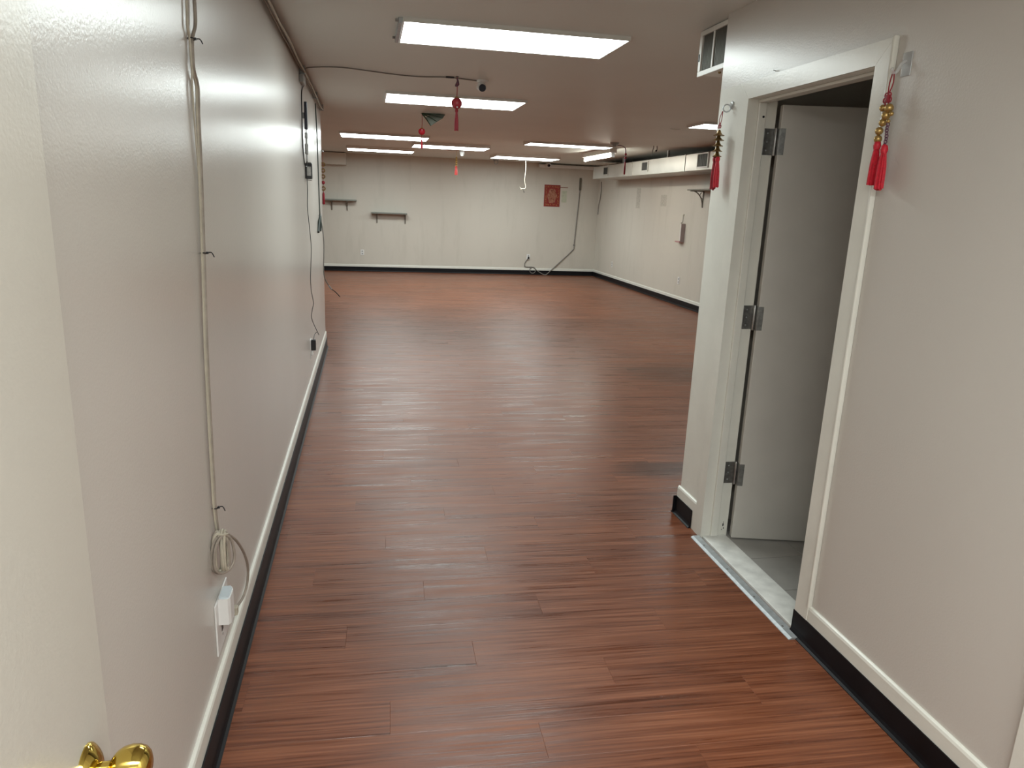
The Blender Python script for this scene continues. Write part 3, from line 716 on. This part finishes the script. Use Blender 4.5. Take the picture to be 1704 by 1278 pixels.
# leaf-shaped paper fan fixed at the ceiling
lf = thing('leaf_ornament', (.6, 8.0, ZC), 'green leaf-ribbed pale fan ornament fixed flat under the ceiling', 'ornament')
O = Vector((.566, 8.02, ZC-.006)); tips = [Vector((.80, 7.99, ZC-.008)), Vector((.775, 7.96, ZC-.045)), Vector((.715, 7.95, ZC-.085)), Vector((.652, 7.96, ZC-.128))]
for tp in tips:
    MB().tube([O, O+(tp-O)*.5+Vector((0, 0, .004)), tp], [.008, .004], 6, 3).build('rib', LEAF, lf, True)
for a, b in zip(tips[:-1], tips[1:]):
    nrm = (a-O).cross(b-O).normalized()*.0012
    P = [O+(a-O)*.35, a, b, O+(b-O)*.35]
    MB().add([p+nrm for p in P]+[p-nrm for p in P], [(0, 1, 2, 3), (7, 6, 5, 4), (0, 1, 5, 4), (1, 2, 6, 5), (2, 3, 7, 6), (3, 0, 4, 7)]).build('fan_panel', FANP, lf)

c3 = thing('ceiling_charm', (1.60, 13.78, ZC2), 'slim gold bead charm with orange-red tassel hanging in the far room', 'charm', 'charms hanging from the ceiling')
MB().tube([(1.604, 13.78, ZC2), (1.604, 13.78, 2.36)], .004, 6, 0).build('cord', GOLD, c3)
for k in range(5): MB().ball((1.602, 13.78, 2.345-.034*k), .020, 10).build('bead', GOLD, c3, True)
tassel(c3, (1.60, 13.78, 2.185), (1.60, 13.78, 2.050), .006, .024, mat('orange_red_silk', (.75, .06, .05), .5, var=.15), 14)

c4 = thing('ceiling_charm', (3.66, 10.49, ZC2), 'dark red knotted charm on a bent arm beside the tube lamp', 'charm', 'charms hanging from the ceiling')
MB().tube([(3.42, 10.12, 2.42), (3.52, 10.25, 2.430), (3.64, 10.45, 2.425), (3.672, 10.49, 2.40), (3.676, 10.49, 2.34), (3.676, 10.49, 2.22)], .007, 7, 4).build('arm', PURP, c4, True)
for z in (2.335, 2.285): MB().ball((3.678, 10.488, z), .017, 10).build('knot', REDD, c4, True)
tassel(c4, (3.678, 10.488, 2.215), (3.676, 10.488, 2.057), .004, .013, REDD, 12)
dc = thing('ceiling_fixture', (3.37, 10.1, ZC), 'grey ringed disc under the ceiling at the end of the step light', 'ceiling fitting')
MB().lathe([(.062, 0), (.062, -.012), (.052, -.020), (.030, -.022), (.028, -.05), (.018, -.058), (0, -.058)], (3.373, 10.11, ZC), seg=20).build('disc', GREYP, dc, True)
MB().torus((3.373, 10.11, ZC-.03), .045, .005, (0, 0, 1), 18, 6).build('ring', ALU, dc, True)

# ------------------------------------------------------------------ cameras, sensors, ceiling wires
cc = MB().tube([(XL+.03, 5.62, ZC-.03), (-.39, 5.60, ZC-.012), (-.2, 5.54, ZC-.006), (-.04, 5.57, ZC-.007), (.21, 5.66, ZC-.008), (.39, 5.69, ZC-.006), (.58, 5.63, ZC-.006), (.78, 5.68, ZC-.006), (.85, 5.72, ZC-.006)], .0042, 7, 4).build('ceiling_cable', GREYC, None, True)
tag(cc, 'thin dark cable crossing the ceiling from the left wall to the camera', 'cable')
cj = MB().box(.565, .625, 5.615, 5.635, ZC-.012, ZC, .002).build('cable_clip', BLACKP, None)
tag(cj, 'small black clip on the ceiling cable beside the red lantern charm', 'clip')
s1 = thing('security_camera', (.845, 5.68, ZC), 'white turret security camera under the hallway ceiling with dark lens', 'security camera', 'security cameras')
MB().lathe([(.046, 0), (.046, -.010), (.040, -.016), (.020, -.018)], (.843, 5.70, ZC), seg=24).build('base', WHITEP, s1, True)
MB().ball((.838, 5.695, ZC-.044), .036, 18).build('turret', WHITEP, s1, True)
ax = Vector((.10, -1, -.42)).normalized(); cpos = Vector((.838, 5.695, ZC-.044))
MB().lathe([(.026, .022), (.027, .034), (.024, .037), (.0, .037)], cpos, ax, 20).build('lens', GLASSB, s1, True)
s2 = thing('security_camera', (3.94, 16.3, 2.45), 'small white security camera on the trunking at the far wall', 'security camera', 'security cameras')
MB().lathe([(.055, 0), (.055, .05), (.03, .06)], (3.94, 16.36, 2.44), (0, -1, 0), 18).build('base', WHITEP, s2, True)
MB().ball((3.94, 16.28, 2.44), .055, 16).build('turret', WHITEP, s2, True)
MB().lathe([(.03, .045), (.032, .056), (0, .058)], (3.94, 16.28, 2.44), (-.1, -1, -.3), 16).build('lens', GLASSB, s2, True)
s3 = thing('motion_sensor', (1.63, 13.0, ZC2), 'white bulb-shaped sensor under the ceiling behind a light panel', 'sensor')
MB().lathe([(.05, 0), (.05, -.015), (.046, -.06), (.040, -.10), (.022, -.135), (0, -.14)], (1.63, 13.2, ZC2), seg=16).build('body', WHITEP, s3, True)
MB().tube([(1.60, 13.2, ZC2-.04), (1.48, 13.25, ZC2-.05), (1.36, 13.3, ZC2-.03), (1.30, 13.3, ZC2-.005)], .008, 6, 4).build('lead', WHITEP, s3, True)
s4 = thing('smoke_detector', (2.68, 15.8, ZC2), 'faint grey ring detector on the ceiling near the far wall', 'smoke detector')
MB().lathe([(.065, 0), (.065, -.02), (.05, -.04), (.02, -.045)], (2.68, 15.84, ZC2), seg=20).build('body', GREYP, s4, True)
MB().torus((2.68, 15.80, ZC2-.07), .04, .009, (0, 1, .2), 16, 6).build('ring', GREYP, s4, True)
hw = thing('dangling_wire', (3.134, 14.95, ZC2), 'white wire dangling from a ceiling panel with frayed dark ends', 'wire')
MB().tube([(3.134, 14.935, ZC2-.03), (3.144, 14.93, 2.30), (3.136, 14.93, 2.15), (3.128, 14.93, 2.04), (3.155, 14.93, 1.93), (3.14, 14.93, 1.885), (3.09, 14.93, 1.88), (3.05, 14.93, 1.87)], .0065, 7, 4).build('wire', IVORY, hw, True)
MB().tube([(3.10, 14.93, 1.875), (3.12, 14.93, 1.84), (3.13, 14.93, 1.80)], .006, 6, 3).build('wire_end', BLACKP, hw, True)
MB().tube([(3.07, 14.93, 1.87), (3.05, 14.93, 1.895), (3.03, 14.93, 1.905)], .006, 6, 3).build('wire_end', IVORY, hw, True)
sw = thing('ceiling_wire', (4.15, 10.4, ZC), 'short dark wires hanging at the ceiling step near the duct', 'wire')
for dx, zz in ((0, 2.30), (.05, 2.36)):
    MB().tube([(4.03+dx, 10.33, ZC2), (4.04+dx, 10.34, 2.44), (4.03+dx*1.2, 10.34, 2.40), (4.02+dx, 10.34, zz+.03)], .006, 6, 3).build('wire', GREYC, sw, True)
MB().ball((4.08, 10.34, 2.395), .014, 8).build('wire_nut', BLACKP, sw, True)
cr_ = MB().torus((3.36, 8.0, ZC-.001), .06, .003, (0, 0, 1), 20, 5).build('ceiling_ring', CEIL, None, True)
tag(cr_, 'faint round access cover mark on the ceiling beside the half hidden panel', 'ceiling cover')

# ------------------------------------------------------------------ far wall
def shelf(x0, x1, z, depth, label, bx):
    e = thing('wall_shelf', ((x0+x1)/2, YB, z), label, 'shelf', 'shelves on the far wall')
    MB().box(x0, x1, YB-depth, YB, z-.030, z, .003).build('board', WOODS, e)
    for x in bx:
        MB().sweep([(0, 0), (0, -.20), (.012, -.20), (.03, -.11), (depth*.45, -.035), (depth*.8, -.012), (depth*.8, 0)], (x, YB, z-.03), (x+.022, YB, z-.03), side=(0, -1, 0)).build('bracket', BRKT, e)
    return e
shelf(-1.10, -.225, 1.527, .20, 'upper grey shelf on brackets partly hidden by the left wall end', (-.76, -.44))
shelf(.083, .845, 1.285, .20, 'lower grey shelf on brackets in the middle left of the far wall', (.19, .80))

ps = thing('poster', (4.107, YB, 1.545), 'red and gold printed poster on the far wall', 'poster')
pz0, pz1, px0, px1 = 1.545, 2.024, 3.923, 4.292
def poster_mat():
    t = NT('red_gold_print')
    v = t.pos(); nf = t.noise(v, 38, 5, .7)
    c = t.ramp(nf, [(.40, (.18, .014, .010)), (.50, (.28, .035, .015)), (.58, (.36, .15, .05)), (.72, (.46, .24, .10))])
    t.l(c, t.b.inputs['Base Color']); t.b.inputs['Roughness'].default_value = .5
    return t.m
def medallion_mat():
    t = NT('pink_gold_print')
    nf = t.noise(t.pos(), 26, 5, .7)
    c = t.ramp(nf, [(.36, (.16, .025, .018)), (.48, (.32, .12, .06)), (.60, (.38, .17, .12)), (.72, (.42, .25, .10))])
    t.l(c, t.b.inputs['Base Color']); t.b.inputs['Roughness'].default_value = .5
    return t.m
REDPR = mat('poster_red', (.24, .020, .014), .5, var=.2, vscale=30)
MB().box(px0, px1, YB-.006, YB, pz0, pz1).build('sheet', REDPR, ps)
pm = poster_mat()
bd = MB(); g = .028; wd = .030
bd.box(px0+g, px1-g, YB-.0075, YB-.006, pz1-g-wd, pz1-g).box(px0+g, px1-g, YB-.0075, YB-.006, pz0+g, pz0+g+wd).box(px0+g, px0+g+wd, YB-.0075, YB-.006, pz0+g+wd, pz1-g-wd).box(px1-g-wd, px1-g, YB-.0075, YB-.006, pz0+g+wd, pz1-g-wd)
bd.build('printed_border', pm, ps)
cx, cz = (px0+px1)/2, (pz0+pz1)/2-.005
el = [(cx+.105*math.cos(a)*(1+.10*math.cos(6*a)), cz+.165*math.sin(a)*(1+.06*math.cos(6*a))) for a in [2*math.pi*k/48 for k in range(48)]]
n = len(el)
MB().add([(x, YB-.006, z) for x, z in el]+[(x, YB-.0078, z) for x, z in el], [tuple(range(n, 2*n))]+[(i, (i+1) % n, n+(i+1) % n, n+i) for i in range(n)]).build('printed_medallion', medallion_mat(), ps)
nt = MB().box(4.33, 4.45, YB-.002, YB, 1.645, 1.905, .0005).build('faded_note', mat('faded_note_paper', (.50, .52, .40), .6, var=.12, vscale=25))
tag(nt, 'faded pale paper note right of the red poster', 'note')
st_ = MB().box(4.292, 4.47, YB-.003, YB, 1.965, 1.985, .0005).build('tape_strip', mat('brown_tape', (.30, .17, .12), .5), None)
tag(st_, 'thin brown tape strip at the top right of the red poster', 'tape')

def outlet(x, y, z, nrm, label):
    e = thing('wall_outlet', (x, y, z), label, 'outlet', 'wall outlets')
    if nrm == 'y':
        MB().box(x-.038, x+.038, y-.007, y, z-.06, z+.06, .002).build('plate', WHITEP, e)
        for dz in (-.025, .025): MB().box(x-.016, x+.016, y-.0085, y-.0065, z+dz-.014, z+dz+.014, .0005).build('socket', GREYP, e)
    else:
        MB().box(x-.007, x, y-.038, y+.038, z-.06, z+.06, .002).build('plate', WHITEP, e)
        for dz in (-.025, .025): MB().box(x-.0085, x-.0065, y-.016, y+.016, z+dz-.014, z+dz+.014, .0005).build('socket', GREYP, e)
outlet(-.119, YB, .411, 'y', 'small grimy outlet low on the far wall under the left shelf')
outlet(3.617, YB, .405, 'y', 'outlet on the far wall where the grey cable plugs in')
outlet(XB, 15.19, .382, 'x', 'white outlet on the far right wall nearest the room corner')
outlet(XB, 11.66, .414, 'x', 'white outlet on the far right wall below the hanging holder')

fc = thing('far_wall_cable', (4.5, YB, .1), 'grey cable from a wall conduit looping down to the far wall outlet', 'cable')
MB().box(4.730, 4.775, YB-.025, YB, 1.93, 2.20, .004).build('conduit', mat('brown_conduit', (.13, .12, .09), .5), fc)
MB().tube([(4.752, YB-.012, 1.94), (4.745, YB-.012, 1.755), (4.715, YB-.012, 1.2), (4.690, YB-.012, .74)], .011, 7, 3).build('cable', GREYC, fc, True)
MB().lathe([(.022, 0), (.022, .02)], (4.688, YB, .70), (0, -1, 0), 10).build('cable_clip', GREYC, fc)
MB().tube([(4.690, YB-.014, .74), (4.688, YB-.014, .65), (4.66, YB-.014, .58), (4.40, YB-.018, .33), (4.15, YB-.035, .10), (4.05, YB-.045, .012), (3.97, YB-.045, .02), (3.83, YB-.03, .10), (3.74, YB-.02, .17), (3.62, YB-.016, .175), (3.545, YB-.016, .185), (3.54, YB-.016, .26), (3.59, YB-.016, .34), (3.617, YB-.03, .385)], .0095, 7, 4).build('cable', GREYC, fc, True)
MB().torus((3.73, YB-.022, .105), .07, .008, (0, 1, 0), 20, 6).build('cable_loop', GREYC, fc, True)
MB().box(3.60, 3.635, YB-.045, YB-.007, .36, .41, .004).build('plug', BLACKP, fc)
wr = MB().tube([(XB-.010, 16.30, 2.13), (XB-.010, 16.28, 1.95), (XB-.012, 16.30, 1.78), (XB-.010, 16.40, 1.60), (XB-.010, 16.42, 1.41)], .008, 6, 4).build('corner_wire', GREYC, None, True)
tag(wr, 'thin dark wire hanging under the duct in the far right corner', 'wire')

# ------------------------------------------------------------------ far right wall: shelf bracket, holder
bs = thing('bracket_shelf', (XB, 11.0, 1.9), 'thin shelf on a curved iron bracket beside the bathroom corner', 'shelf')
MB().box(XB-.26, XB, 9.9, 11.08, 1.885, 1.905, .003).build('board', BRKT, bs)
def curved(y):
    arc = [(XB-.01-.20*(1-math.cos(a)), y, 1.885-.235*(1-math.sin(a))) for a in [math.pi/2*k/8 for k in range(9)]]
    m_ = MB().tube(arc, .008, 6, 0, 1.0).box(XB-.014, XB, y-.010, y+.010, 1.63, 1.885, .002).box(XB-.23, XB, y-.010, y+.010, 1.872, 1.885, .002)
    m_.tube([(XB-.012, y, 1.76), (XB-.055, y, 1.80), (XB-.06, y, 1.84), (XB-.03, y, 1.86)], .005, 6, 3)
    m_.build('bracket', BRKT, bs, True)
curved(11.02); curved(10.1)
hd = thing('wall_holder', (XB, 11.7, 1.05), 'narrow white holder hanging from a nail on the far right wall', 'holder')
MB().box(XB-.006, XB-.001, 11.60, 11.78, 1.075, 1.36, .002).build('back_plate', WHITEP, hd)
MB().box(XB-.075, XB-.001, 11.592, 11.600, 1.06, 1.36, .002).build('side_plate', mat('mauve_plate', (.34, .27, .26), .5), hd)  # side plate coloured mauve, unlike the white back plate
MB().box(XB-.085, XB-.001, 11.60, 11.78, 1.050, 1.075, .003).build('lip', mat('pink_lip', (.50, .28, .27), .5), hd)
MB().tube([(XB-.012, 11.69, 1.50), (XB-.012, 11.69, 1.40), (XB-.05, 11.66, 1.365)], .005, 6, 2).build('wire', BRKT, hd, True)
MB().tube([(XB-.07, 11.60, 1.36), (XB-.06, 11.64, 1.375), (XB-.03, 11.70, 1.375), (XB-.008, 11.74, 1.36)], .008, 6, 3).build('handle', IVORY, hd, True)
MB().lathe([(.012, 0), (.012, .012)], (XB, 11.69, 1.505), (-1, 0, 0), 10).build('nail', IVORY, hd)
for i, (y, z, w_, h_) in enumerate(((13.90, 1.775, .20, .38), (12.62, 1.735, .26, .20))):
    p_ = MB().box(XB-.002, XB, y-w_/2, y+w_/2, z-h_/2, z+h_/2, .0006).build('adhesive_residue', mat('dried_adhesive', (.50, .47, .41), .6, var=.25, vscale=40))
    tag(p_, ('taller', 'wider')[i]+' faint patch of dried adhesive on the far right wall', 'stain')
